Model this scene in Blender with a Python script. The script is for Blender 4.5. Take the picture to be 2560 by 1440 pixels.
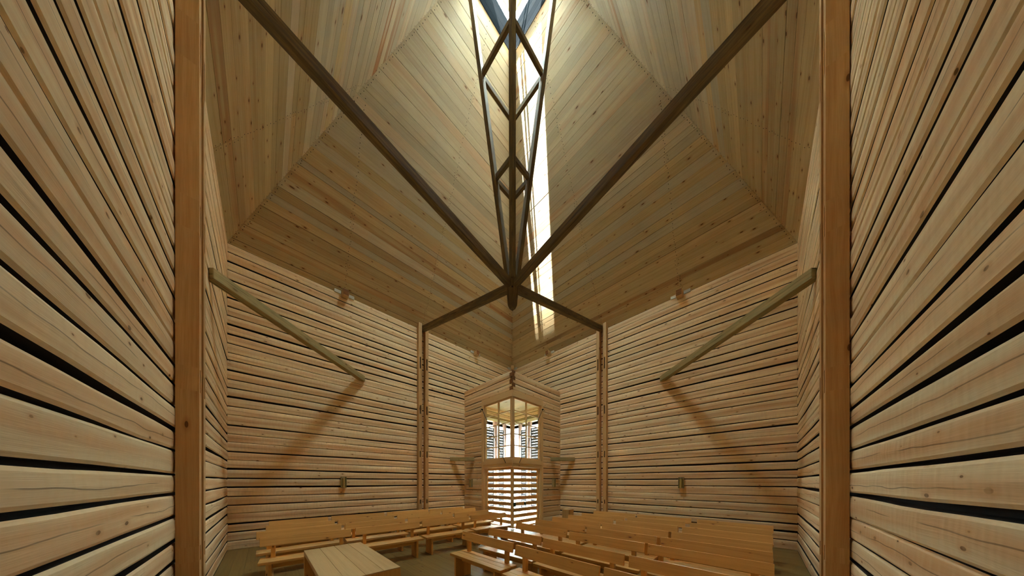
import bpy, math, random
from mathutils import Vector, noise, Matrix
sc = bpy.context.scene
for o in list(bpy.data.objects): bpy.data.objects.remove(o)
COL = sc.collection
R2 = math.sqrt(0.5)

# ------------------------------------------------------------------ camera
FPX = 621.0
cd = bpy.data.cameras.new('camera'); cam = bpy.data.objects.new('camera', cd); COL.objects.link(cam)
cam.location = (0, 0, 1.61); cam.rotation_euler = (math.pi/2, 0, 0)
cd.sensor_fit = 'HORIZONTAL'; cd.sensor_width = 36; cd.lens = 36*FPX/2560
cd.shift_y = (1205-720)/2560; cd.shift_x = -1/2560; cd.clip_start = 0.02; cd.clip_end = 400
sc.camera = cam
# ------------------------------------------------------------------ light and exposure
w = bpy.data.worlds.new('sky'); sc.world = w; w.use_nodes = True
bg = w.node_tree.nodes['Background']; bg.inputs[1].default_value = 1.0
_tc = w.node_tree.nodes.new('ShaderNodeTexCoord'); _sx = w.node_tree.nodes.new('ShaderNodeSeparateXYZ'); _cr = w.node_tree.nodes.new('ShaderNodeValToRGB')
w.node_tree.links.new(_tc.outputs['Generated'], _sx.inputs[0]); w.node_tree.links.new(_sx.outputs[2], _cr.inputs[0]); w.node_tree.links.new(_cr.outputs[0], bg.inputs[0])
_cr.color_ramp.elements[0].position = 0.0; _cr.color_ramp.elements[0].color = (0.012, 0.0125, 0.011, 1)     # horizon darkened to hold back light at the entrance glass
_cr.color_ramp.elements[1].position = 0.50; _cr.color_ramp.elements[1].color = (0.86, 1.08, 1.12, 1)        # bright high sky
_el = _cr.color_ramp.elements.new(0.12); _el.color = (0.03, 0.033, 0.032, 1)
sd = bpy.data.lights.new('sun', 'SUN'); sd.energy = 1.45; sd.angle = math.radians(0.53); sd.color = (1, 0.96, 0.91)
sun = bpy.data.objects.new('sun', sd); COL.objects.link(sun); sun.location = (-6, -14, 30)
SUN_DIR = Vector((0.2955, 0.955, -1.284)).normalized()
sun.rotation_euler = SUN_DIR.to_track_quat('-Z', 'Y').to_euler()
sc.view_settings.view_transform = 'Standard'; sc.view_settings.look = 'None'
sc.view_settings.gamma = 1.0; sc.view_settings.use_curve_mapping = False
sc.view_settings.exposure = 7.7
cy = sc.cycles
cy.max_bounces = 9; cy.diffuse_bounces = 8; cy.glossy_bounces = 3; cy.transparent_max_bounces = 12
cy.sample_clamp_indirect = 3.0; cy.caustics_reflective = False; cy.caustics_refractive = False
cy.use_denoising = True; cy.use_adaptive_sampling = True; cy.adaptive_threshold = 0.1; cy.adaptive_min_samples = 16
def portal(name, loc, direction, sx, sy, up='Y'):
    d = bpy.data.lights.new(name, 'AREA'); d.shape = 'RECTANGLE'; d.size = sx; d.size_y = sy
    o = bpy.data.objects.new(name, d); COL.objects.link(o); o.location = loc
    o.rotation_euler = Vector(direction).to_track_quat('-Z', up).to_euler()
    d.cycles.is_portal = True

# ------------------------------------------------------------------ geometry of the place (metres)
HD = 6.68                      # half diagonal of the square nave
YC = 12.5                      # back corner
CX, CY = 0.0, YC-HD            # centre of the nave
S = HD*math.sqrt(2)
ZW = 7.22                      # wall top / eaves seam
TAN = (14.89-ZW)/(S/2)         # roof pitch
TH = math.atan(TAN)
ZL = 13.58                     # lower edge of the lantern shaft
QL = (ZL-ZW)/TAN
HL = S/2-QL                    # half side of the lantern
V = Vector
class Fr:                      # a vertical wall's frame: t along, o inward, z up
    def __init__(s, o, e, n): s.o = V((o[0], o[1], 0)); s.e = V((e[0], e[1], 0)).normalized(); s.n = V((n[0], n[1], 0)).normalized()
    def p(s, t, o, z): return s.o + s.e*t + s.n*o + V((0, 0, z))
WBL = Fr((0, YC), (-1, -1), (1, -1)); WBR = Fr((0, YC), (1, -1), (-1, -1))
WFL = Fr((-HD, CY), (1, -1), (1, 1)); WFR = Fr((HD, CY), (-1, -1), (-1, 1))
YN = 8.46                      # near corner of the entrance box
BL = Fr((0, YN), (-1, 1), (-1, -1)); BR = Fr((0, YN), (1, 1), (1, -1))
TB = (YC-YN)/math.sqrt(2)      # side of the entrance box
ZB = 5.42

# ------------------------------------------------------------------ materials
def nd(nt, t, **k):
    n = nt.nodes.new(t)
    for a, b in k.items(): setattr(n, a, b)
    return n
def mth(nt, op, a, b=None, clamp=False):
    n = nd(nt, 'ShaderNodeMath', operation=op); n.use_clamp = clamp
    for i, x in enumerate((a, b)):
        if x is None: continue
        if isinstance(x, (int, float)): n.inputs[i].default_value = x
        else: nt.links.new(x, n.inputs[i])
    return n.outputs[0]
def mixc(nt, f, a, b, blend='MIX'):
    n = nd(nt, 'ShaderNodeMix', data_type='RGBA', blend_type=blend)
    for s, x in ((n.inputs[0], f), (n.inputs[6], a), (n.inputs[7], b)):
        if isinstance(x, (int, float)): s.default_value = x
        elif isinstance(x, tuple): s.default_value = (x[0], x[1], x[2], 1)
        else: nt.links.new(x, s)
    return n.outputs[2]
def srgb(r, g, b):
    f = lambda c: (c/255/12.92) if c/255 <= 0.04045 else ((c/255+0.055)/1.055)**2.4
    return (f(r), f(g), f(b))
def rng(nt, x, a, b, c=0.0, d=1.0):
    n = nd(nt, 'ShaderNodeMapRange', interpolation_type='SMOOTHSTEP')
    n.inputs[1].default_value = a; n.inputs[2].default_value = b; n.inputs[3].default_value = c; n.inputs[4].default_value = d
    nt.links.new(x, n.inputs[0]); return n.outputs[0]
def comb(nt, x, y, z=0.0):
    n = nd(nt, 'ShaderNodeCombineXYZ')
    for i, q in enumerate((x, y, z)):
        if isinstance(q, (int, float)): n.inputs[i].default_value = q
        else: nt.links.new(q, n.inputs[i])
    return n.outputs[0]
def noi(nt, vec, scale=1.0, detail=3.0, rough=0.55):
    n = nd(nt, 'ShaderNodeTexNoise'); n.inputs['Scale'].default_value = scale; n.inputs['Detail'].default_value = detail
    n.inputs['Roughness'].default_value = rough; nt.links.new(vec, n.inputs['Vector']); return n.outputs['Fac']
def wood(name, light, dark, red, knot=0.6, grain=0.6, vary=0.25, rough=0.6, spec=0.25, bump=0.25, hewn=False, weather=None, knotc=(0.10, 0.035, 0.012), kx=1.5, ky=4.2):
    m = bpy.data.materials.new(name); m.use_nodes = True; nt = m.node_tree; L = nt.links
    bs = nt.nodes['Principled BSDF']
    uv = nd(nt, 'ShaderNodeUVMap', uv_map='UVMap'); sx = nd(nt, 'ShaderNodeSeparateXYZ'); L.new(uv.outputs[0], sx.inputs[0])
    at = nd(nt, 'ShaderNodeAttribute', attribute_name='bd'); sa = nd(nt, 'ShaderNodeSeparateColor'); L.new(at.outputs['Color'], sa.inputs[0])
    r, g, b = sa.outputs[0], sa.outputs[1], sa.outputs[2]
    oi = nd(nt, 'ShaderNodeObjectInfo')
    X = mth(nt, 'ADD', mth(nt, 'ADD', sx.outputs[0], mth(nt, 'MULTIPLY', oi.outputs['Random'], 41.0)), mth(nt, 'MULTIPLY', r, 53.0)); Y = mth(nt, 'ADD', sx.outputs[1], mth(nt, 'MULTIPLY', b, 17.0))
    warp = noi(nt, comb(nt, mth(nt, 'MULTIPLY', X, 1.1), mth(nt, 'MULTIPLY', Y, 5.0), r), 1.0, 0.0)
    Yw = mth(nt, 'ADD', Y, mth(nt, 'MULTIPLY', warp, 0.05))
    g1 = noi(nt, comb(nt, mth(nt, 'MULTIPLY', X, 0.8), mth(nt, 'MULTIPLY', Yw, 34.0), b), 1.0, 2.0)
    g2 = noi(nt, comb(nt, mth(nt, 'MULTIPLY', X, 5.0), mth(nt, 'MULTIPLY', Yw, 190.0), b), 1.0, 0.0)
    g3 = noi(nt, comb(nt, mth(nt, 'MULTIPLY', X, 0.5), mth(nt, 'MULTIPLY', Y, 9.0), mth(nt, 'ADD', r, 5.0)), 1.0, 0.0)
    gf = mth(nt, 'ADD', mth(nt, 'MULTIPLY', rng(nt, g1, 0.38, 0.70), 0.65), mth(nt, 'MULTIPLY', rng(nt, g2, 0.35, 0.7), 0.35))
    c = mixc(nt, mth(nt, 'MULTIPLY', gf, grain), light, dark)
    redf = mth(nt, 'MULTIPLY', mth(nt, 'ADD', mth(nt, 'MULTIPLY', g, 0.75), mth(nt, 'MULTIPLY', mth(nt, 'GREATER_THAN', b, 0.8), 0.25)), rng(nt, g3, 0.35, 0.6, 0.25, 1.0), True)
    c = mixc(nt, redf, c, red)
    br = mth(nt, 'ADD', 1.0-vary*0.5-0.06, mth(nt, 'ADD', mth(nt, 'MULTIPLY', b, vary), mth(nt, 'MULTIPLY', oi.outputs['Random'], 0.12)))
    c = mixc(nt, 1.0, c, comb(nt, br, br, br), 'MULTIPLY')
    # knots
    kv = comb(nt, mth(nt, 'MULTIPLY', X, kx), mth(nt, 'MULTIPLY', Y, ky), 0.0)
    vo = nd(nt, 'ShaderNodeTexVoronoi', voronoi_dimensions='2D'); vo.inputs['Scale'].default_value = 1.0; L.new(kv, vo.inputs['Vector'])
    so = nd(nt, 'ShaderNodeSeparateColor'); L.new(vo.outputs['Color'], so.inputs[0])
    size = mth(nt, 'ADD', 0.02, mth(nt, 'MULTIPLY', so.outputs[1], 0.045))
    km = rng(nt, mth(nt, 'DIVIDE', vo.outputs['Distance'], size), 0.75, 1.15, 1.0, 0.0)
    halo = rng(nt, mth(nt, 'DIVIDE', vo.outputs['Distance'], size), 0.9, 3.2, 0.45, 0.0)
    gate = mth(nt, 'LESS_THAN', so.outputs[0], knot)
    c = mixc(nt, mth(nt, 'MULTIPLY', halo, gate), c, red)
    c = mixc(nt, mth(nt, 'MULTIPLY', mth(nt, 'MULTIPLY', km, gate), 0.85), c, knotc)
    h = mth(nt, 'ADD', mth(nt, 'MULTIPLY', g1, 0.6), mth(nt, 'MULTIPLY', g2, 0.3))
    if hewn:
        hb = mth(nt, 'ABSOLUTE', mth(nt, 'ADD', sx.outputs[1], mth(nt, 'MULTIPLY', mth(nt, 'SUBTRACT', warp, 0.5), 0.10)))
        hs = mth(nt, 'MULTIPLY', rng(nt, hb, 0.015, 0.085, 0.60, 0.0), rng(nt, g3, 0.30, 0.60, 0.25, 1.0))
        c = mixc(nt, hs, c, red)
        saw = noi(nt, comb(nt, mth(nt, 'MULTIPLY', X, 24.0), mth(nt, 'MULTIPLY', Y, 5.0), r), 1.0, 0.0)
        c = mixc(nt, rng(nt, saw, 0.45, 0.75, 0.0, 0.30), c, dark)
        h = mth(nt, 'ADD', h, mth(nt, 'MULTIPLY', saw, 1.6))
        # drying check that runs along the heart of each log
        cw = noi(nt, comb(nt, mth(nt, 'MULTIPLY', X, 0.7), mth(nt, 'MULTIPLY', r, 31.0), 0.0), 1.0, 3.0)
        dd = mth(nt, 'ABSOLUTE', mth(nt, 'SUBTRACT', sx.outputs[1], mth(nt, 'MULTIPLY', mth(nt, 'SUBTRACT', cw, 0.5), 0.14)))
        on = noi(nt, comb(nt, mth(nt, 'MULTIPLY', X, 0.9), mth(nt, 'MULTIPLY', b, 77.0), 3.0), 1.0, 1.0)
        cr = mth(nt, 'MULTIPLY', rng(nt, dd, 0.001, 0.005, 0.6, 0.0), rng(nt, on, 0.42, 0.52))
        c = mixc(nt, cr, c, (0.09, 0.03, 0.012))
    if weather:
        wn = noi(nt, comb(nt, mth(nt, 'MULTIPLY', X, 2.0), mth(nt, 'MULTIPLY', Y, 14.0), b), 1.0, 4.0, 0.65)
        c = mixc(nt, rng(nt, wn, 0.35, 0.65, 0.15, 0.85), c, weather)
        ck = noi(nt, comb(nt, mth(nt, 'MULTIPLY', X, 0.9), mth(nt, 'MULTIPLY', Y, 30.0), 2.0), 1.0, 3.0)
        c = mixc(nt, rng(nt, ck, 0.62, 0.68, 0.0, 0.8), c, (0.03, 0.018, 0.01))
    L.new(c, bs.inputs['Base Color'])
    bs.inputs['Roughness'].default_value = rough; bs.inputs['Specular IOR Level'].default_value = spec
    bu = nd(nt, 'ShaderNodeBump'); bu.inputs['Strength'].default_value = bump; bu.inputs['Distance'].default_value = 0.004
    L.new(h, bu.inputs['Height']); L.new(bu.outputs[0], bs.inputs['Normal'])
    return m
def plain(name, col, rough=0.6, metal=0.0, nz=0.0):
    m = bpy.data.materials.new(name); m.use_nodes = True; nt = m.node_tree; bs = nt.nodes['Principled BSDF']
    tc = nd(nt, 'ShaderNodeTexCoord'); n = noi(nt, tc.outputs['Object'], 9.0, 4.0)
    c = mixc(nt, rng(nt, n, 0.3, 0.7), tuple(x*(1-nz) for x in col), tuple(min(1, x*(1+nz)) for x in col))
    nt.links.new(c, bs.inputs['Base Color']); bs.inputs['Roughness'].default_value = rough; bs.inputs['Metallic'].default_value = metal
    return m
M_LOG = wood('hewn_log', srgb(248, 228, 190), srgb(230, 200, 154), srgb(216, 164, 114), knot=0.5, grain=0.55, vary=0.2, hewn=True, kx=2.2, ky=5.0, bump=0.5, rough=0.75, spec=0.1)
M_CEIL = wood('ceiling_board', srgb(210, 201, 178), srgb(186, 170, 138), srgb(172, 122, 84), knot=0.30, grain=0.6, vary=0.34, rough=0.65, spec=0.15, kx=1.2, ky=3.6)
M_CEILK = wood('knotty_ceiling_board', srgb(208, 189, 148), srgb(182, 155, 110), srgb(162, 108, 68), knot=0.75, grain=0.65, vary=0.36, rough=0.65, spec=0.15, kx=1.9, ky=4.6)
M_BENCH = wood('bench_pine', srgb(232, 182, 108), srgb(208, 148, 78), srgb(190, 116, 54), knot=0.42, grain=0.65, vary=0.34, kx=2.2, ky=6.5, rough=0.33, spec=0.5, bump=0.12)
M_TABLE = wood('table_pine', srgb(206, 172, 122), srgb(184, 144, 92), srgb(172, 118, 68), knot=0.22, grain=0.5, vary=0.14, rough=0.42, spec=0.35, bump=0.12)
M_BEAM = wood('aged_beam', srgb(146, 122, 80), srgb(92, 70, 42), srgb(78, 56, 34), knot=0.3, grain=0.8, vary=0.25, rough=0.7, spec=0.15, bump=0.5, weather=(0.105, 0.08, 0.05))
M_GREY = wood('weathered_beam', srgb(196, 170, 120), srgb(148, 120, 76), srgb(132, 90, 52), knot=0.3, grain=0.8, vary=0.2, rough=0.8, spec=0.1, bump=0.6, weather=srgb(148, 138, 98))
M_POST = wood('post_pine', srgb(216, 180, 130), srgb(188, 140, 88), srgb(172, 116, 68), knot=0.35, grain=0.6, vary=0.2, rough=0.6, spec=0.2)
M_PORCH = wood('porch_timber', srgb(176, 146, 134), srgb(146, 116, 104), srgb(160, 112, 96), knot=0.2, grain=0.5, vary=0.2, rough=0.8, spec=0.1)
M_TRIM = wood('trim_pine', srgb(230, 196, 144), srgb(210, 166, 110), srgb(198, 140, 84), knot=0.18, grain=0.45, vary=0.12, rough=0.5, spec=0.3)
M_FLOOR = wood('floor_board', srgb(134, 108, 58), srgb(108, 84, 42), srgb(104, 70, 36), knot=0.3, grain=0.7, vary=0.25, rough=0.42, spec=0.45, bump=0.2)
M_SHAFT = wood('tarred_shaft_board', (0.0030, 0.0036, 0.0042), (0.0022, 0.0027, 0.0032), (0.003, 0.003, 0.003), knot=0.1, grain=0.4, vary=0.3, rough=1.0, spec=0.0)
M_PALE = wood('pale_notch_board', srgb(205, 205, 190), srgb(180, 178, 160), srgb(180, 165, 150), knot=0.1, grain=0.4, vary=0.12)
M_SHUT = wood('grey_shutter_wood', srgb(86, 85, 86), srgb(60, 60, 62), srgb(72, 64, 60), knot=0.1, grain=0.6, vary=0.2, rough=0.85, spec=0.1)
M_DARK = plain('gap_shadow_board', (0.018, 0.012, 0.009), 0.95)  # near-black: shade of the gaps put into the colour
M_END = wood('end_grain', srgb(150, 104, 62), srgb(108, 66, 36), srgb(110, 62, 34), knot=0.0, grain=0.9, vary=0.3, rough=0.9)
M_BARK = wood('bark_slab', srgb(222, 188, 112), srgb(160, 118, 60), srgb(120, 74, 34), knot=0.2, grain=0.9, vary=0.2, rough=0.8, bump=0.8, weather=srgb(150, 138, 84))
M_NAIL = plain('black_nail', (0.012, 0.011, 0.010), 0.6, 0.5)
M_IRON = plain('black_iron', (0.015, 0.022, 0.02), 0.45, 0.8)
M_LOCK = plain('green_black_lock', (0.01, 0.05, 0.035), 0.4, 0.6)
M_GROUND = plain('grass_ground', (0.018, 0.019, 0.015), 0.9, 0, 0.25)
def glass_mat():
    m = bpy.data.materials.new('window_glass'); m.use_nodes = True; nt = m.node_tree; nt.nodes.clear()
    o = nd(nt, 'ShaderNodeOutputMaterial'); tr = nd(nt, 'ShaderNodeBsdfTransparent'); gl = nd(nt, 'ShaderNodeBsdfGlossy')
    gl.inputs['Roughness'].default_value = 0.02; tr.inputs[0].default_value = (0.96, 0.98, 0.97, 1)
    lw = nd(nt, 'ShaderNodeLayerWeight'); lw.inputs[0].default_value = 0.12
    mx = nd(nt, 'ShaderNodeMixShader'); nt.links.new(mth(nt, 'MULTIPLY', lw.outputs['Fresnel'], 0.6), mx.inputs[0])
    nt.links.new(tr.outputs[0], mx.inputs[1]); nt.links.new(gl.outputs[0], mx.inputs[2]); nt.links.new(mx.outputs[0], o.inputs[0]); return m
M_GLASS = glass_mat()

# ------------------------------------------------------------------ mesh builder
RN = random.Random(7)
class MB:
    def __init__(s): s.v = []; s.f = []; s.uv = []; s.c = []; s.m = []
    def face(s, pts, uvs, col, mat=0, out=None):
        if out is not None:
            a, b_, c_ = V(pts[0]), V(pts[1]), V(pts[2])
            if (b_-a).cross(c_-a).dot(V(out)) < 0: pts = list(pts)[::-1]; uvs = list(uvs)[::-1]
        i = len(s.v); s.v += [V(p) for p in pts]; s.f.append(tuple(range(i, i+len(pts)))); s.uv.append(uvs); s.c.append(col); s.m.append(mat)
    def hexa(s, a, b, red=0.0, mat=0, L=None, rnd=None, emat=None, u0=0.0):
        # a, b: two quads (start and end sections, same winding); closed solid, u runs from a to b
        rnd = rnd or (RN.random(), RN.random()); col = (rnd[0], red, rnd[1], 1)
        a = [V(p) for p in a]; b = [V(p) for p in b]
        i = len(s.v); s.v += a+b; n = len(a); f0 = len(s.f); ctr = sum(a+b, V((0, 0, 0)))/(2*n)
        L = (b[0]-a[0]).length; v0 = 0.0
        for k in range(n):
            j = (k+1) % n; wd = (a[j]-a[k]).length
            s.f.append((i+k, i+j, i+n+j, i+n+k)); s.uv.append(((u0, v0), (u0, v0+wd), (u0+L, v0+wd), (u0+L, v0))); s.c.append(col); s.m.append(mat); v0 += wd
        for q, base in ((a, i), (b, i+n)):
            idx = tuple(range(base, base+n)); c0 = q[0]; ex = (q[1]-q[0]).normalized()
            nn = ex.cross(q[-1]-q[0]); ey = nn.cross(ex).normalized() if nn.length > 1e-9 else V((0, 0, 1))
            if base == i: idx = idx[::-1]; qq = q[::-1]
            else: qq = q
            s.f.append(idx); s.uv.append(tuple((0.1*(p-c0).dot(ex), (p-c0).dot(ey)) for p in qq)); s.c.append(col); s.m.append(mat if emat is None else emat)
        for k in range(f0, len(s.f)):
            f = s.f[k]; P_ = [s.v[j] for j in f]; nn = V((0, 0, 0))
            for j in range(len(P_)): nn += (P_[j]-ctr).cross(P_[(j+1) % len(P_)]-ctr)
            # outward check against the solid's own centre (all solids here are convex)
            if nn.dot(sum(P_, V((0, 0, 0)))/len(P_)-ctr) < 0: s.f[k] = f[::-1]; s.uv[k] = tuple(s.uv[k])[::-1]
    def beam(s, p0, p1, wd, ht, up=(0, 0, 1), **k):
        p0 = V(p0); p1 = V(p1); d = (p1-p0).normalized(); sd_ = d.cross(V(up)).normalized(); u = sd_.cross(d).normalized()
        o = [(-wd/2, -ht/2), (wd/2, -ht/2), (wd/2, ht/2), (-wd/2, ht/2)]
        s.hexa([p0+sd_*x+u*y for x, y in o], [p1+sd_*x+u*y for x, y in o], **k)
    def box(s, F, t0, t1, o0, o1, z0, z1, along='t', **k):
        if along == 't':
            q = [(o0, z0), (o1, z0), (o1, z1), (o0, z1)]; s.hexa([F.p(t0, o, z) for o, z in q], [F.p(t1, o, z) for o, z in q], **k)
        elif along == 'z':
            q = [(t0, o0), (t1, o0), (t1, o1), (t0, o1)]; s.hexa([F.p(t, o, z0) for t, o in q], [F.p(t, o, z1) for t, o in q], **k)
        else:
            q = [(t0, z0), (t1, z0), (t1, z1), (t0, z1)]; s.hexa([F.p(t, o0, z) for t, z in q], [F.p(t, o1, z) for t, z in q], **k)
    def cyl(s, p0, p1, r, n=10, **k):
        p0 = V(p0); p1 = V(p1); d = (p1-p0).normalized(); a = d.orthogonal().normalized(); b = d.cross(a)
        ring = [a*math.cos(2*math.pi*i/n)*r+b*math.sin(2*math.pi*i/n)*r for i in range(n)]
        s.hexa([p0+q for q in ring], [p1+q for q in ring], **k)
    def disc(s, c, nrm, r, n=6, mat=1):
        nrm = V(nrm).normalized(); a = nrm.orthogonal().normalized(); b = nrm.cross(a); c = V(c)
        s.face([c+a*math.cos(2*math.pi*i/n)*r+b*math.sin(2*math.pi*i/n)*r for i in range(n)], [(0, 0)]*n, (0, 0, 0, 1), mat, nrm)
    def build(s, name, mats, parent=None, origin=(0, 0, 0), bevel=0.0, smooth=False):
        me = bpy.data.meshes.new(name); o0 = V(origin)
        me.from_pydata([tuple(p-o0) for p in s.v], [], s.f)
        me.uv_layers.new(name='UVMap'); me.color_attributes.new('bd', 'FLOAT_COLOR', 'CORNER')
        me.uv_layers['UVMap'].data.foreach_set('uv', [c for fu in s.uv for p in fu for c in p])
        me.attributes['bd'].data.foreach_set('color', [c for fi, f in enumerate(s.f) for _ in f for c in s.c[fi]])
        if not isinstance(mats, (list, tuple)): mats = [mats]
        for m in mats: me.materials.append(m)
        for p, mi in zip(me.polygons, s.m): p.material_index = mi
        if smooth:
            for p in me.polygons: p.use_smooth = True
        ob = bpy.data.objects.new(name, me); COL.objects.link(ob)
        if parent is not None: ob.parent = parent
        else: ob.location = o0
        if bevel:
            b = ob.modifiers.new('bevel', 'BEVEL'); b.width = bevel; b.segments = 1; b.limit_method = 'ANGLE'
        return ob
def tag(o, label=None, cat=None, group=None, kind=None):
    if label: o['label'] = label
    if cat: o['category'] = cat
    if group: o['group'] = group
    if kind: o['kind'] = kind
    return o
def empty(name, loc, rz=0.0):
    o = bpy.data.objects.new(name, None); COL.objects.link(o); o.location = loc; o.rotation_euler = (0, 0, rz); o.empty_display_size = 0.1; return o
def copy_tree(o, parent=None):
    c = o.copy(); COL.objects.link(c)
    if parent: c.parent = parent
    for ch in [x for x in o.children]: copy_tree(ch, c)
    return c
def struct(o, label=None, cat=None): return tag(o, label, cat, kind='structure')

# ------------------------------------------------------------------ log walls
PITCH = 0.2145
def wob(seed, t, f=0.45): return noise.noise(V((t*f, seed*7.31, 1.7)))+0.4*noise.noise(V((t*f*3.1, seed*3.7, 9.2)))
def log_wall(name, F, T0, T1, z1, cut=None, label='', seed=0, depth=0.11, gscale=1.0, back=True, seg=0.33, redk=0.0, ends=None):
    b = MB(); rr = random.Random(seed); n = int(round(z1/PITCH)); pit = z1/n
    gaps = []
    for i in range(n+1):
        base = rr.choice((0.005, 0.007, 0.010, 0.013, 0.016, 0.021))*gscale
        zc = i*pit+rr.uniform(-0.018, 0.018)
        if i == 0: zc = 0; base = 0.0
        if i == n: zc = z1; base = 0.0
        gaps.append((zc, base, seed*100+i))
    def edge(i, t, sgn):
        zc, base, sd_ = gaps[i]
        if i in (0, n): return zc
        return zc+0.014*wob(sd_, t)+sgn*max(0.002, base+0.008*gscale*wob(sd_+0.5, t, 0.6))
    for i in range(n):
        ta, tb = T0, T1; zm = (i+0.5)*pit
        if cut and zm < cut[2]: ta = cut[1]
        if tb-ta < 0.1: continue
        k = max(2, int((tb-ta)/seg)); rnd = (rr.random(), rr.random()); redv = rr.choice((0, 0, 0.1, 0.25, 0.45))+redk; zc = zm
        off = rr.uniform(-0.006, 0.006); sec = []
        for j in range(k+1):
            t = ta+(tb-ta)*j/k; lo = edge(i, t, 1); hi = edge(i+1, t, -1)
            fo = off+0.005*noise.noise(V((t*0.8, i*3.3, seed)))
            sec.append([(t, fo-depth, lo), (t, fo-0.008, lo), (t, fo+0.002, lo+0.018), (t, fo+0.006, (lo+hi)/2), (t, fo+0.002, hi-0.018), (t, fo-0.008, hi), (t, fo-depth, hi)])
        for j in range(k):
            for q in range(6):
                A, B, C_, D = sec[j][q], sec[j][q+1], sec[j+1][q+1], sec[j+1][q]
                b.face([F.p(*A), F.p(*B), F.p(*C_), F.p(*D)], [(p[0], p[2]-zc) for p in (A, B, C_, D)], (rnd[0], redv, rnd[1], 1), 0 if 0 < q < 5 else 1, F.n if 0 < q < 5 else V((0, 0, -1 if q == 0 else 1)))  # upper and lower gap faces take the near-black, painting the shade between logs
        for sct, od in ((sec[0], -1), (sec[-1], 1)):
            b.face([F.p(*p) for p in sct], [(p[1], p[2]-zc) for p in sct], (rnd[0], redv, rnd[1], 1), 2, F.e*od)
    if back:
        dk = dict(mat=1)
        if cut:
            b.box(F, cut[1], T1+0.25, -depth-0.2, -depth+0.012, 0, cut[2], **dk); b.box(F, T0-0.2, T1+0.25, -depth-0.2, -depth+0.012, cut[2]+0.02, z1+0.12, **dk)
        else: b.box(F, T0-0.25, T1+0.25, -depth-0.2, -depth+0.012, 0, z1+0.12, **dk)
    if ends: ends(b)
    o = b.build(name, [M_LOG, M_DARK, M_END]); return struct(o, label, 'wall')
log_wall('wall_back_left', WBL, 0.0, S, ZW, cut=(0, TB-0.12, 4.6), seed=3, label='long hewn log wall left of the entrance')
log_wall('wall_back_right', WBR, 0.0, S, ZW, cut=(0, TB-0.12, 4.6), seed=5, label='long hewn log wall right of the entrance')
log_wall('wall_front_left', WFL, 0.0, S, ZW, seed=8, label='log wall left of the camera')
log_wall('wall_front_right', WFR, 0.0, S, ZW, seed=11, label='log wall right of the camera')
TC = 1.68
def corner_ends(F, ph):
    def fn(b):
        z = 4.76; i = 0
        while z < ZB-0.02:
            h = min(0.125, ZB-z)
            if (i+ph) % 2 == 0: b.box(F, -0.012, 0.125, -0.02, 0.016, z, z+h, mat=2, along='o')
            z += 0.118; i += 1
    return fn
log_wall('wall_entrance_left', BL, 0.0, TB, ZB, cut=(0, TC, 4.74), seed=14, gscale=0.55, depth=0.10, back=False, redk=0.25, label='left log face of the entrance box', ends=corner_ends(BL, 0))
log_wall('wall_entrance_right', BR, 0.0, TB, ZB, cut=(0, TC, 4.74), seed=17, gscale=0.55, depth=0.10, back=False, redk=0.25, label='right log face of the entrance box', ends=corner_ends(BR, 1))
b = MB()
for F in (BL, BR):
    b.box(F, TC, TB+0.05, -0.16, -0.095, 0, 4.74, along='z'); b.box(F, 0.14, TB+0.05, -0.16, -0.095, 4.74, ZB-0.02)
struct(b.build('wall_entrance_lining', [M_DARK]), 'inner lining of the entrance box', 'wall')
# ------------------------------------------------------------------ floor
b = MB(); FF = WBR  # boards run parallel to the left-back wall's normal
wdt = 0.175; k = 0; x = 0.0
Ff = Fr((0, YC), (-1, -1), (1, -1))   # t along left wall, o inward
while x < S:
    x1 = min(S, x+wdt-0.0022)
    cuts = [0.0]; c_ = RN.uniform(1.5, 4.5)
    while c_ < S-0.5: cuts.append(c_); c_ += RN.uniform(2.8, 4.6)
    cuts.append(S)
    for a0, a1 in zip(cuts, cuts[1:]):
        b.box(Ff, x, x1, a0, a1-0.003, -0.03, RN.uniform(-0.0015, 0.0), along='o', red=RN.choice((0, 0, 0.2)))
    x += wdt
b.box(Ff, -0.3, S+0.3, -0.3, S+0.3, -0.12, -0.03, mat=1)
struct(b.build('floor', [M_FLOOR, M_DARK]), 'olive brown plank floor of the nave', 'floor')

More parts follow.
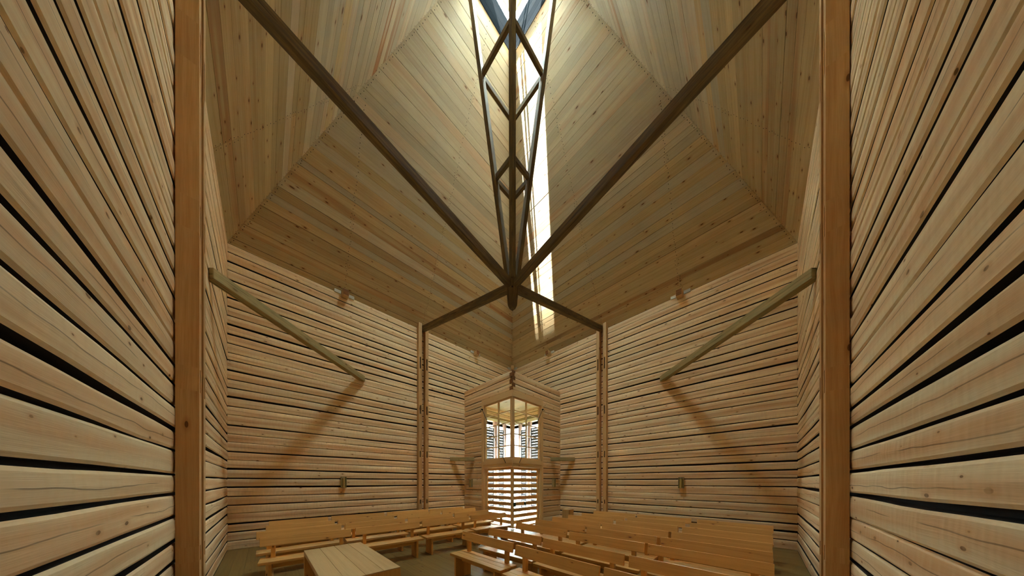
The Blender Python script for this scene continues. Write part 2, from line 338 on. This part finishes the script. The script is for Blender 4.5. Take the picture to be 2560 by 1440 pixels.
# ------------------------------------------------------------------ boarded roof
b = MB(); ceil_nails = []
def roof(F, seed):
    rr = random.Random(seed); q = 0.0; qi = 0
    nz = V((F.n.x*math.sin(TH), F.n.y*math.sin(TH), -math.cos(TH)))       # inward-down normal
    def P(t, q, d=0.0): return F.p(t, q, ZW+q*TAN)+nz*d
    b.face([P(-0.45, -0.2, -0.045), P(S+0.45, -0.2, -0.045), P(S-QL+0.12, QL+0.02, -0.045), P(QL-0.12, QL+0.02, -0.045)], [(0, 0)]*4, (0, 0, 0, 1), 2, nz)
    while q < QL-0.001:
        wq = rr.uniform(0.125, 0.225)*math.cos(TH); q1 = min(QL, q+wq)
        if QL-q1 < 0.05: q1 = QL
        qb = q1-rr.choice((0.0012, 0.002, 0.0035, 0.005))
        low = q < 0.55 or (q < 1.9 and rr.random() > (q-0.55)/1.35); redv = rr.choice((0, 0, 0.12, 0.3, 0.7)) if low else rr.choice((0, 0, 0, 0, 0.08, 0.2))
        if not low and rr.random() < 0.05: redv = 0.9
        mat = 3 if low else 0
        ja = [q]; js = []
        for tj in (S/2-2.41, S/2, S/2+2.41):
            if q+0.2 < tj < S-q-0.2 and rr.random() < 0.3: js.append(tj+rr.choice((-0.004, 0.004)))
        pts = [None]+js+[None]
        for a_, c_ in zip(pts, pts[1:]):
            rnd = (rr.random(), rr.random()); da = rr.uniform(-0.0012, 0.0); db = da
            tl0 = q if a_ is None else a_+0.0015; tl1 = qb if a_ is None else a_+0.0015
            tr0 = S-q if c_ is None else c_-0.0015; tr1 = S-qb if c_ is None else c_-0.0015
            fr = [P(tl0, q, da), P(tl1, qb, db), P(tr1, qb, db), P(tr0, q, da)]
            bk = [P(tl0, q, -0.04), P(tl1, qb, -0.04), P(tr1, qb, -0.04), P(tr0, q, -0.04)]
            col = (rnd[0], redv, rnd[1], 1); wv = (qb-q)/math.cos(TH)
            b.face(fr, [(tl0, 0), (tl1, wv), (tr1, wv), (tr0, 0)], col, mat, nz)
            for i in range(4):
                j = (i+1) % 4
                b.face([fr[i], bk[i], bk[j], fr[j]], [(0, 0), (0.04, 0), (0.04, 0.1), (0, 0.1)], col, mat, (fr[i]+fr[j])/2-(fr[0]+fr[1]+fr[2]+fr[3])/4)
            if redv > 0.5 and not low: pass
        mq = (qb-q)
        for tj in (S/2-2.41, S/2, S/2+2.41):
            for fq in (0.27, 0.73):
                qq = q+mq*fq
                if qq+0.1 < tj < S-qq-0.1:
                    for s_ in ((-0.035, 0.035) if js and min(abs(tj-j_) for j_ in js) < 0.01 else (rr.uniform(-0.02, 0.02),)):
                        b.disc(P(tj+s_+rr.uniform(-0.008, 0.008), qq, 0.003), nz, 0.0095, 6, 1)
        for fq in (0.27, 0.73):
            qq = q+mq*fq
            b.disc(P(qq+0.045+rr.uniform(-0.01, 0.01), qq, 0.003), nz, 0.0095, 6, 1); b.disc(P(S-qq-0.045+rr.uniform(-0.01, 0.01), qq, 0.003), nz, 0.0095, 6, 1)
        q = q1
for F, sd_ in ((WBL, 21), (WBR, 22), (WFL, 23), (WFR, 24)): roof(F, sd_)
struct(b.build('ceiling', [M_CEIL, M_NAIL, M_DARK, M_CEILK]), 'steep boarded pyramid roof', 'ceiling')

# ------------------------------------------------------------------ lantern
b = MB(); ZT = 14.32
for k in range(4):
    a = math.pi/4+k*math.pi/2; n = V((math.cos(a), math.sin(a), 0)); e = V((-n.y, n.x, 0))
    F = Fr((CX+n.x*HL-e.x*HL, CY+n.y*HL-e.y*HL), (e.x, e.y), (-n.x, -n.y))
    z = ZL-0.02
    while z < ZT-0.01:
        z1 = min(ZT, z+0.185); b.box(F, -0.02, 2*HL+0.02, -0.035, RN.uniform(-0.003, 0), z, z1-0.004); z = z1
    b.box(F, -0.1, 2*HL+0.1, -0.12, -0.03, ZL-0.01, ZT-0.01, mat=1)
struct(b.build('wall_lantern', [M_SHAFT, M_DARK]), 'grey boarded shaft under the roof lantern', 'wall')
b = MB(); bm_ = MB(); SO = 0.22; ZG = 14.98
sq = [Fr((CX, CY), (1, 1), (1, -1))][0]
LAN = empty('window_3', (CX, CY, ZT)); struct(LAN, 'glazed lantern at the top of the roof', 'window')
for k in range(4):
    a = math.pi/4+k*math.pi/2; n = V((math.cos(a), math.sin(a), 0)); e = V((-n.y, n.x, 0))
    F = Fr((CX+n.x*HL-e.x*HL, CY+n.y*HL-e.y*HL), (e.x, e.y), (-n.x, -n.y))
    b.box(F, -0.06, 2*HL+0.06, -0.07, 0.0, 14.77, ZG); b.box(F, -0.05, 0.04, -0.07, -0.01, ZT, 14.77, along='z')
    b.box(F, -0.02, 2*HL+0.02, -0.08, (0.25, 0.25, SO+0.032, 0.10)[k], ZG, ZG+0.03)  # front soffit depths shaped to trim the sun patch
    if k in (0, 1): bm_.box(F, 0.0, 2*HL, -0.03, -0.025, ZT, 14.77)
    else: b.box(F, -0.05, 2*HL+0.05, -0.07, -0.01, ZT, 14.77)  # unseen front sides boarded up, added to keep out stray sun
for d in (0.0, 0.11):
    b.box(Fr((CX, CY), (R2, R2), (R2, -R2)), -HL, HL, -0.02+d, 0.02+d, ZG+0.03, ZG+0.09)
b.build('lantern_frame', M_TRIM, LAN, (CX, CY, ZT))
g = MB(); F = Fr((CX, CY), (R2, R2), (R2, -R2)); g.box(F, -HL-0.05, HL+0.05, -HL-0.05, HL+0.05, ZG+0.095, ZG+0.10)
off = len(g.v); g.v += bm_.v; g.f += [tuple(i+off for i in f) for f in bm_.f]; g.uv += bm_.uv; g.c += bm_.c; g.m += bm_.m
g.build('lantern_glass', M_GLASS, LAN, (CX, CY, ZT))

# ------------------------------------------------------------------ hanging truss
TZ0, TZ1 = 5.66, 13.75
T = empty('roof_truss', (CX, CY, TZ0)); tag(T, 'spindle shaped timber truss hanging from the roof lantern with four tie beams', 'roof truss')
TO = (CX, CY, TZ0)
def off_at(z): return max(0.034, 0.17+0.131*(z-6.905))
dirs = [V((0, -1, 0)), V((-1, 0, 0)), V((1, 0, 0)), V((0, 1, 0))]
LW = 0.112
for d in dirs:
    b = MB(); sd_ = V((-d.y, d.x, 0)); rnd = (RN.random(), RN.random())
    zs = [TZ0+0.0, TZ0+0.09, 6.1, 13.9]
    def sec(z, k=1.0):
        r = off_at(z); c = V((CX, CY, z))+d*r; h = LW*R2*k
        return [c+d*h, c+sd_*h, c-d*h, c-sd_*h]
    for i, (za, zb) in enumerate(zip(zs, zs[1:])):
        b.hexa(sec(za, 0.45 if i == 0 else 1.0), sec(zb), rnd=rnd, u0=za)
    b.build('leg', M_BEAM, T, TO, bevel=0.006)
for (zr, hh) in ((11.12, 0.115), (8.70, 0.105)):
    for i, (d0, d1) in enumerate(((0, 1), (0, 2), (1, 3), (2, 3))):
        b = MB(); c0 = V((CX, CY, zr+(0.05 if d0 == 0 else -0.05))); c1 = V((CX, CY, zr))
        r = off_at(zr); b.beam(V((CX, CY, zr))+dirs[d0]*r, V((CX, CY, zr))+dirs[d1]*r, 0.075, hh)
        b.build('brace', M_BEAM, T, TO, bevel=0.004)
for F, nm in ((WBL, 0), (WBR, 0), (WFL, 1), (WFR, 1)):
    p1 = F.p(S/2, 0.02, 7.22); p0 = V((CX, CY, 6.20)); d = (p1-p0); dh = V((d.x, d.y, 0)).normalized()
    b = MB(); b.beam(p0+dh*0.06, p1, 0.125, 0.175); b.build('tie_beam', M_BEAM, T, TO, bevel=0.006)
b = MB()
b.cyl((CX, CY-off_at(6.2)-LW*R2-0.003, 6.28), (CX, CY-off_at(6.2), 6.28), 0.02, 8); b.build('dark_mortise', M_DARK, T, TO); b = MB(); b.cyl((CX, CY-off_at(6.1)-LW*R2-0.003, 6.08), (CX, CY-off_at(6.1), 6.08), 0.02, 8)  # near-black discs paint the shade of the mortise holes in the front leg
b.build('dark_mortise', M_DARK, T, TO)

# ------------------------------------------------------------------ wall posts with slots
def post(F, tc, side, label):
    b = MB(); t0, t1 = (tc-0.062, tc+0.062); o0, o1 = 0.012, 0.155; ztop = 7.36
    slots = [(0.90, 0.15), (2.62, 0.23), (4.23, 0.31), (5.92, 0.42)]
    z = 0.0; m = (t0+t1)/2; sw = 0.023; rnd = (RN.random(), RN.random())
    for zc, h in slots:
        b.box(F, t0, t1, o0, o1, z, zc-h/2, along='z', rnd=rnd, u0=z)
        b.box(F, t0, m-sw, o0, o1, zc-h/2, zc+h/2, along='z', rnd=rnd, u0=zc-h/2); b.box(F, m+sw, t1, o0, o1, zc-h/2, zc+h/2, along='z', rnd=rnd, u0=zc-h/2)
        b.box(F, m-sw, m+sw, o0+0.004, o1-0.05, zc-h/2, zc+h/2, along='z', mat=1); z = zc+h/2
    b.box(F, t0, t1, o0, o1, z, ztop, along='z', rnd=rnd, u0=z)
    o = b.build('wall_post', [M_POST, M_DARK], None, F.p(tc, 0.08, 0)); return tag(o, label, 'post', 'twin slotted posts at the middle of the log walls')
for F, a_, far in ((WBL, 'left back wall', 1), (WBR, 'right back wall', 1), (WFL, 'left wall beside the camera', 0), (WFR, 'right wall beside the camera', 0)):
    post(F, S/2-0.125, 0, 'slotted pine post on the %s, the one %s' % (a_, 'nearer the entrance' if far else 'farther from the camera'))
    post(F, S/2+0.125, 0, 'slotted pine post on the %s, the one %s' % (a_, 'farther from the entrance' if far else 'nearer the camera'))

# ------------------------------------------------------------------ corner braces
def brace(p0, p1, wd, ht, label, m=M_GREY):
    b = MB(); b.beam(p0, p1, wd, ht); mid = (V(p0)+V(p1))/2
    return tag(b.build('corner_brace', m, None, mid, bevel=0.008), label, 'brace')
for s_ in (-1, 1):
    side = 'left' if s_ < 0 else 'right'
    brace((s_*4.70, 7.80, 4.845), (s_*4.70, 3.84, 4.845), 0.15, 0.17, 'weathered timber brace high across the %s corner of the nave' % side)
    brace((s_*2.50, 10.02, 2.53), (s_*1.53, 10.02, 2.53), 0.15, 0.145, 'short grey timber between the %s wall and the entrance box' % side)

# ------------------------------------------------------------------ rafter blocks at the eaves
def rblock(F, t, label):
    b = MB(); e = empty('rafter_block', F.p(t, 0, ZW-0.1)); tag(e, label, 'block', 'small blocks under the roof edge')
    og = F.p(t, 0, ZW-0.1)
    b.box(F, t-0.075, t+0.075, 0.01, 0.22, ZW-0.12, ZW+0.06, along='o', emat=1); b.build('block', [M_POST, M_END], e, og, bevel=0.004)
    for s_ in (-1, 1):
        c = MB(); tt = t+s_*0.17; c.box(F, tt-0.08, tt+0.08, 0.0, 0.035, ZW-0.03, ZW+0.06); c.build('pale_board', M_PALE, e, og)
for F, a_ in ((WBL, 'left'), (WBR, 'right')):
    rblock(F, S/2-2.41, 'pale block under the roof edge near the entrance corner, %s wall' % a_)
    rblock(F, S/2+2.41, 'pale block under the roof edge near the outer end, %s wall' % a_)
e = empty('rafter_block', (0, YC-0.2, ZW)); tag(e, 'pale block under the roof edge in the corner above the entrance', 'block', 'small blocks under the roof edge')
b = MB(); b.beam((0, YC, ZW), (0, YC-0.38, ZW), 0.14, 0.16); b.build('block', M_POST, e, (0, YC-0.2, ZW), bevel=0.004)
for F in (WBL, WBR):
    b = MB(); b.box(F, 0.16, 0.34, 0.0, 0.035, ZW-0.03, ZW+0.06); b.build('pale_board', M_PALE, e, (0, YC-0.2, ZW))

# ------------------------------------------------------------------ sconces
def sconce(F, t, z, label):
    og = F.p(t, 0, z); e = empty('wall_sconce', og); tag(e, label, 'sconce', 'wooden candle sconces on the log walls')
    h = 0.165; wv = 0.066
    b = MB(); b.box(F, t-wv, t+wv, 0.008, 0.03, z-h, z+h, along='z'); b.build('back_board', M_GREY, e, og)
    b = MB()
    for s_ in (-1, 1): b.box(F, t+s_*wv-0.012*(s_ > 0)-0.0*(s_ < 0), t+s_*wv+0.012*(s_ < 0), 0.03, 0.105, z-h, z+h, along='z')
    b.box(F, t-wv+0.012, t+wv-0.012, 0.03, 0.10, z-h, z-h+0.018); b.build('side_board', M_GREY, e, og)
    b = MB(); n = 10; r = wv-0.014
    def ring(zz, k): return [F.p(t-r*k*math.cos(math.pi*i/n), 0.045+0.07*k*math.sin(math.pi*i/n), zz) for i in range(n+1)]+[F.p(t+r*k*math.cos(math.pi*i/n)*0.9, 0.035+0.055*k*math.sin(math.pi*i/n), zz) for i in range(n+1)]
    b.hexa(ring(z-h+0.02, 1.0), ring(z+h-0.05, 0.92)); b.build('bark_shield', M_BARK, e, og, smooth=False)
sconce(WBL, 5.065*math.sqrt(2), 1.60, 'small wooden candle sconce low on the long left log wall')
sconce(WBR, 5.065*math.sqrt(2), 1.585, 'small wooden candle sconce low on the long right log wall')
sconce(BL, 2.32, 1.58, 'small wooden candle sconce left of the entrance door')
sconce(BR, 2.32, 1.58, 'small wooden candle sconce right of the entrance door')

# ------------------------------------------------------------------ entrance: casings, windows, doors
ZH = 2.13; ZS = 2.42; ZGT = 4.50
for F, s_, nm in ((BL, 0, 'left'), (BR, 1, 'right')):
    b = MB()
    b.box(F, 1.57, TC, -0.10, 0.018, 0.0, 4.76, along='z'); b.box(F, 0.0, 1.57, -0.10, 0.02, ZGT+0.04, 4.76)
    b.box(F, 0.0, 1.57, -0.11, 0.028, 2.26, ZS-0.02); b.box(F, 0.0, 1.57, -0.10, 0.018, ZH, 2.26)
    struct(b.build('trim_%d' % (s_+1), M_TRIM, bevel=0.003), 'pine casing around the %s half of the entrance' % nm, 'trim')
    W = empty('window_%d' % (s_+1), F.p(0.75, -0.05, ZS)); og = F.p(0.75, -0.05, ZS); struct(W, 'small paned %s half of the corner window over the door' % nm, 'window')
    b = MB(); b.box(F, 1.46, 1.57, -0.08, -0.005, ZS-0.02, ZGT+0.04, along='z'); b.box(F, 0.10, 1.46, -0.08, -0.005, ZS-0.02, ZS+0.06); b.box(F, 0.10, 1.46, -0.08, -0.005, ZGT-0.02, ZGT+0.04)
    b.build('window_frame', M_TRIM, W, og, bevel=0.003)
    b = MB(); z0 = ZS+0.06; z1 = ZGT-0.02; mt = 0.745
    b.box(F, mt-0.025, mt+0.025, -0.065, -0.02, z0, z1, along='z')
    for i in range(1, 5):
        zz = z0+(z1-z0)*i/5; b.box(F, 0.10, mt-0.025, -0.06, -0.024, zz-0.018, zz+0.018); b.box(F, mt+0.025, 1.46, -0.06, -0.024, zz-0.018, zz+0.018)
    b.build('muntin', M_TRIM, W, og)
    b = MB(); b.box(F, 0.10, 1.46, -0.045, -0.041, z0, z1); b.build('window_pane', M_GLASS, W, og)
b = MB(); pts = [(0, YN-0.012), (0.075, YN+0.063), (0.03, YN+0.115), (0, YN+0.15), (-0.03, YN+0.115), (-0.075, YN+0.063)]
b.hexa([V((x, y, ZS-0.03)) for x, y in pts], [V((x, y, ZGT+0.05)) for x, y in pts])
struct(b.build('trim_3', M_TRIM), 'corner mullion between the two halves of the window', 'trim')
for F, s_, nm in ((BL, 0, 'left'), (BR, 1, 'right')):
    og = F.p(0.78, -0.05, 0); D = empty('door_%d' % (s_+1), og); struct(D, '%s leaf of the slatted entrance door' % nm, 'door')
    b = MB(); ts = 0.03 if s_ else 0.0
    b.box(F, 1.36, 1.50, -0.07, -0.02, 0.02, ZH-0.005, along='z', red=0.2)
    if s_: b.box(F, 0.03, 0.10, -0.07, -0.02, 0.02, ZH-0.005, along='z')
    else: b.box(F, 0.0, 0.115, -0.07, -0.02, 0.02, ZH-0.005, along='z')
    b.box(F, 1.505, 1.57, -0.09, 0.0, 0.0, ZH, along='z')
    b.build('door_frame', M_TRIM, D, og, bevel=0.002)
    b = MB(); zt = ZH-0.005
    for i in range(11):
        zb = 2.04-0.209*i if i < 10 else 0.02
        if i == 10: zb = 0.02
        b.box(F, 0.10, 1.36, -0.065, -0.028, zb, zt, red=RN.choice((0, 0.2, 0.4))); zt = zb-0.088
        if i == 10: break
    b.build('door_slat', M_BENCH, D, og, bevel=0.002)
    if s_:
        c = MB(); c.box(F, 0.045, 0.155, -0.02, 0.012, 0.76, 0.895); c.build('door_lock', M_LOCK, D, og)
        c = MB(); c.box(F, 0.62, 0.655, -0.028, 0.03, 0.80, 0.895); c.build('door_handle', M_LOCK, D, og)
for F, nm in ((BL, 'left'), (BR, 'right')):
    og = F.p(1.6, 0.05, 4.40); e = empty('tie_rod', og); tag(e, 'thin black iron rod slanting across the %s half of the window' % nm, 'rod')
    b = MB(); b.cyl(F.p(1.60, 0.05, 4.40), F.p(0.30, 0.035, 2.27), 0.0095, 8); b.build('rod', M_IRON, e, og)
    b = MB(); b.cyl(F.p(1.60, 0.016, 4.40), F.p(1.60, 0.075, 4.40), 0.024, 10); b.cyl(F.p(1.60, 0.05, 4.40), F.p(1.76, 0.03, 4.39), 0.008, 6); b.build('anchor', M_IRON, e, og)

# ------------------------------------------------------------------ porch behind the glass
b = MB(); n = 16
Fv = Fr((0, YC), (-1, -1), (1, -1)); x = 0.0
while x < TB-0.05:
    b.box(Fv, x, min(x+0.16, TB-0.05), 0.0, TB-0.05, 5.06, 5.09, along='o'); x += 0.165
struct(b.build('ceiling', [M_CEIL]), 'boarded ceiling of the entrance box', 'ceiling')
b = MB()
for F in (WBL, WBR): b.box(F, -0.3, TB, -0.34, 0.0, 4.58, 4.815, mat=0); b.box(F, -0.3, TB, -0.33, -0.01, 4.83, 5.06, mat=0)
struct(b.build('trim_4', [M_GREY]), 'grey header logs over the outer doorway', 'trim')
YO = 14.6
OL = Fr((0, YO), (-1, -1), (1, -1)); OR = Fr((0, YO), (1, -1), (-1, -1))
rt = math.sqrt(2)
for F, nm in ((OL, 'left'), (OR, 'right')):
    for i, (a0, a1) in enumerate(((0.40, 0.50), (0.88, 1.02), (1.52, 1.64), (2.2, 2.32), (2.9, 3.0))):
        b = MB(); b.box(F, a0*rt, a1*rt, -0.08, 0.08, -0.1, 4.9, along='z', red=0.5)
        if i < 3: tag(b.build('porch_post', M_PORCH, None, F.p((a0+a1)/2*rt, 0, 0)), 'reddish porch post outside the %s window half, %s from the corner' % (nm, ('first', 'second', 'third')[i]), 'post', 'porch posts outside the entrance')
    for i, (a0, a1) in enumerate(((0.53, 0.80), (1.05, 1.42), (1.70, 2.10))):
        og = F.p((a0+a1)/2*rt, 0.05, 0.1); e = empty('shutter', og)
        tag(e, 'grey louvred shutter outside the %s half of the window, %s from the corner' % (nm, ('first', 'second', 'third')[i]), 'shutter', 'louvred shutters outside the entrance')
        b = MB()
        for tt in (a0*rt, a1*rt-0.05): b.box(F, tt, tt+0.05, 0.03, 0.07, 0.1, 4.52, along='z')
        b.build('shutter_frame', M_SHUT, e, og)
        b = MB(); z = 0.1
        while z < 4.5:
            b.box(F, a0*rt+0.05, a1*rt-0.05, 0.035, 0.06, z, min(z+0.125, 4.52)); z += 0.15
        b.build('louvre', M_SHUT, e, og)
b = MB()
for F in (OL, OR): b.box(F, -0.1, 5.0, -0.12, 0.08, 4.9, 5.1); b.box(F, 3.3, 6.0, -0.1, 0.1, 0, 4.9)
struct(b.build('trim_5', [M_TRIM]), 'outer head beam of the porch', 'trim')
b = MB()
for F in (WBL, WBR): b.box(F, -2.9, 7.0, -2.9, -0.02, 5.12, 5.20)
struct(b.build('ceiling', [M_CEIL]), 'boarded underside of the porch roof', 'ceiling')
b = MB(); b.face([(-60, -60, -0.14), (60, -60, -0.14), (60, 90, -0.14), (-60, 90, -0.14)], [(0, 0)]*4, (0, 0, 0, 1))
struct(b.build('ground', M_GROUND), 'grassy ground outside the entrance', 'ground')

# ------------------------------------------------------------------ benches
BLN = 1.235; SH = 0.40
def bench(back=True, ln=BLN, name='bench'):
    e = empty(name, (0, 0, 0)); F = Fr((0, 0), (1, 0), (0, 1)); h = ln/2
    b = MB(); y = -0.335; n = 3
    for i in range(n):
        y1 = y+0.335/n; b.box(F, -h, h, y, y1-0.0012, SH-0.042, SH, red=0.1*i); y = y1
    b.build('seat', M_BENCH, e, bevel=0.003)
    for s_ in (-1, 1):
        b = MB(); x0 = s_*(h-0.135)-0.02
        for i in range(2): b.box(F, x0, x0+0.04, -0.325+i*0.157, -0.325+(i+1)*0.157-0.0015, 0, SH-0.042, along='z', red=0.3)
        b.build('leg', M_BENCH, e, bevel=0.003)
    b = MB(); b.box(F, -h+0.155, h-0.155, -0.20, -0.165, SH-0.135, SH-0.042); b.build('stretcher', M_BENCH, e)
    if back:
        b = MB(); h2 = h
        yb, yt, zb, zt, th = -0.075, -0.048, 0.592, 0.73, 0.028
        nx = (zt-zb); ny = -(yt-yb); q = math.hypot(nx, ny); dy, dz = -nx/q*th, (yt-yb)/q*th
        b.hexa([V((-h2, yb, zb)), V((-h2, yb+dy, zb+dz)), V((-h2, yt+dy, zt+dz)), V((-h2, yt, zt))], [V((h2, yb, zb)), V((h2, yb+dy, zb+dz)), V((h2, yt+dy, zt+dz)), V((h2, yt, zt))])
        b.build('backrest', M_BENCH, e, bevel=0.003)
        for s_ in (-1, 1):
            b = MB(); x0 = s_*(h-0.155); w2 = 0.0275
            lo = [(x0-w2, -0.072), (x0+w2, -0.072), (x0+w2, -0.02), (x0-w2, -0.02)]
            hi = [(x0-w2, -0.048), (x0+w2, -0.048), (x0+w2, -0.015), (x0-w2, -0.015)]
            b.hexa([V((x, y, SH)) for x, y in lo], [V((x, y, 0.592)) for x, y in lo]); b.hexa([V((x, y, 0.592)) for x, y in lo], [V((x, y, 0.715)) for x, y in hi], u0=0.2)
            b.build('post', M_BENCH, e)
    return e
proto = bench()
def px2w(x, y, z): d = (1.61-z)*FPX/(y-1205.0); return V(((x-1281.0)/FPX*d, d, 0))
used = [False]
def put(left, right, label, group, ang=None):
    e = copy_tree(proto) if used[0] else proto; used[0] = True
    a = px2w(*left, 0.73)
    if ang is None: c = px2w(*right, 0.73); d = (c-a).normalized(); mid = (a+c)/2
    else: d = V((math.cos(ang), math.sin(ang), 0)); mid = a+d*BLN/2
    n = V((-d.y, d.x, 0)); loc = mid+n*0.055
    if ang is None: e.scale = (min(1.08, max(0.86, ((c-a).length-0.006)/BLN)), 1, 1)
    else: e.scale = (1, 1, 1)
    e.location = (loc.x, loc.y, 0); e.rotation_euler = (0, 0, math.atan2(d.y, d.x)); tag(e, label, 'bench', group)
    return e
ORD = ['first', 'second', 'third', 'fourth', 'fifth', 'sixth', 'seventh', 'eighth']
LB = [
 [((743-94, 1345.5), (877.9, 1322)), ((888.1, 1320), (1048.1, 1303.5)), ((1054, 1302.5), (1171, 1290.3)), ((1175.6, 1289.4), (1263.5, 1281.3))],
 [((640, 1330.5), (853, 1309.4)), ((862.5, 1308.5), (1011.9, 1295)), ((1018.5, 1293.7), (1131, 1283.5)), ((1134.5, 1282.6), (1220.6, 1273.8))],
 [((664, 1315.5), (836.9, 1300.9)), ((844.4, 1299.5), (985, 1288)), ((992, 1287.2), (1100, 1277.5)), ((1104, 1276.8), (1187.5, 1268.9))],
 [((672, 1303.5), (820, 1291.9)), ((828, 1290.6), (960.6, 1281)), ((966.5, 1280.6), (1070, 1273)), ((1073.5, 1273), (1156.5, 1267.2))]]
for r, row in enumerate(LB):
    for k, (l, rr_) in enumerate(row):
        put(l, rr_, 'pine bench, %s from the entrance in the %s row left of the aisle' % (ORD[3-k], ORD[r]), 'benches left of the aisle')
RB = [
 [((1158.8, 1328), (1286, 1357.5)), ((1291.3, 1361.9), (1501.9, 1416)), ((1512, 1418), None)],
 [((1223.8, 1319), (1355.6, 1341.9)), ((1360, 1345), (1563, 1385.6)), ((1574.4, 1388), None)],
 [((1291.9, 1305.6), (1418.8, 1325.6)), ((1424.4, 1328.5), (1613, 1358)), ((1621, 1359.4), None)],
 [((1340, 1297.9), (1463.8, 1314.4)), ((1468, 1316.9), (1643, 1341)), ((1653, 1342.5), None)],
 [((1381.9, 1291.6), (1501.9, 1306.5)), ((1506, 1307), (1672, 1328.5)), ((1679.4, 1329), None)],
 [((1421, 1286.6), (1534.4, 1298.5)), ((1540.6, 1299), (1695.6, 1314.8)), ((1706, 1316.5), None)],
 [((1455, 1281.9), (1563, 1291)), ((1568.5, 1291.3), (1713, 1304.4)), ((1725, 1306.5), None)],
 [((1484.4, 1276.9), (1589.4, 1285.6)), ((1593, 1286.5), (1728.8, 1296.5)), ((1743, 1298.7), None)]]
for r, row in enumerate(RB):
    for k, (l, rr_) in enumerate(row):
        put(l, rr_, 'pine bench, %s from the aisle in the %s row right of it' % (ORD[k], ORD[r]), 'benches right of the aisle', None if rr_ else -math.pi/4)

# ------------------------------------------------------------------ table
og = V((-2.62, 3.12, 0)); TF = Fr((-2.62, 3.12), (1, -1), (1, 1)); TZ = 0.75; TL = 1.47; TW = 0.63
e = empty('table', og); tag(e, 'pale solid plank table in the left foreground', 'table')
b = MB()
for i in range(4): b.box(TF, 0, TL, i*TW/4, (i+1)*TW/4-0.002, TZ-0.012, TZ); b.box(TF, 0.05, TL-0.05, i*TW/4, (i+1)*TW/4-0.002, TZ-0.05, TZ-0.012)
b.build('tabletop', M_TABLE, e, og, bevel=0.002)
for t0 in (0.0, TL-0.05):
    b = MB()
    for i in range(3): b.box(TF, t0, t0+0.05, 0.0+i*TW/3, (i+1)*TW/3-0.002, 0, TZ-0.012, along='z')
    b.build('end_panel', M_BENCH, e, og, bevel=0.002)
b = MB(); b.box(TF, 0.05, TL-0.05, TW-0.16, TW-0.12, TZ-0.17, TZ-0.05); b.box(TF, 0.05, TL-0.05, 0.1, TW-0.03, 0.40, 0.43); b.build('shelf', M_BENCH, e, og)
# ------------------------------------------------------------------ pedestal by the entrance
F = Fr((1.50, 7.50), (1, -1), (1, 1)); og = F.p(0.115, 0.13, 0)
e = empty('pedestal', og); tag(e, 'small solid wooden pedestal behind the right benches by the wall', 'pedestal')
b = MB(); b.box(F, 0, 0.235, 0, 0.26, 0, 0.765, along='z'); b.build('body', M_TABLE, e, og, bevel=0.003)
b = MB(); b.box(F, -0.002, 0.237, -0.002, 0.262, 0.765, 0.79); b.build('top', M_TABLE, e, og, bevel=0.002)

# ------------------------------------------------------------------ daylight portals in the real openings
portal('skylight_portal', (CX, CY, ZG+0.2), (0, 0, -1), 2*HL, 2*HL); bpy.data.objects['skylight_portal'].rotation_euler = (0, 0, math.pi/4)
for F, nm in ((BL, 'left'), (BR, 'right')):
    portal('entrance_portal_'+nm, F.p(0.8, -0.14, 2.3), (F.n.x, F.n.y, 0), 1.6, 4.5, 'Z')
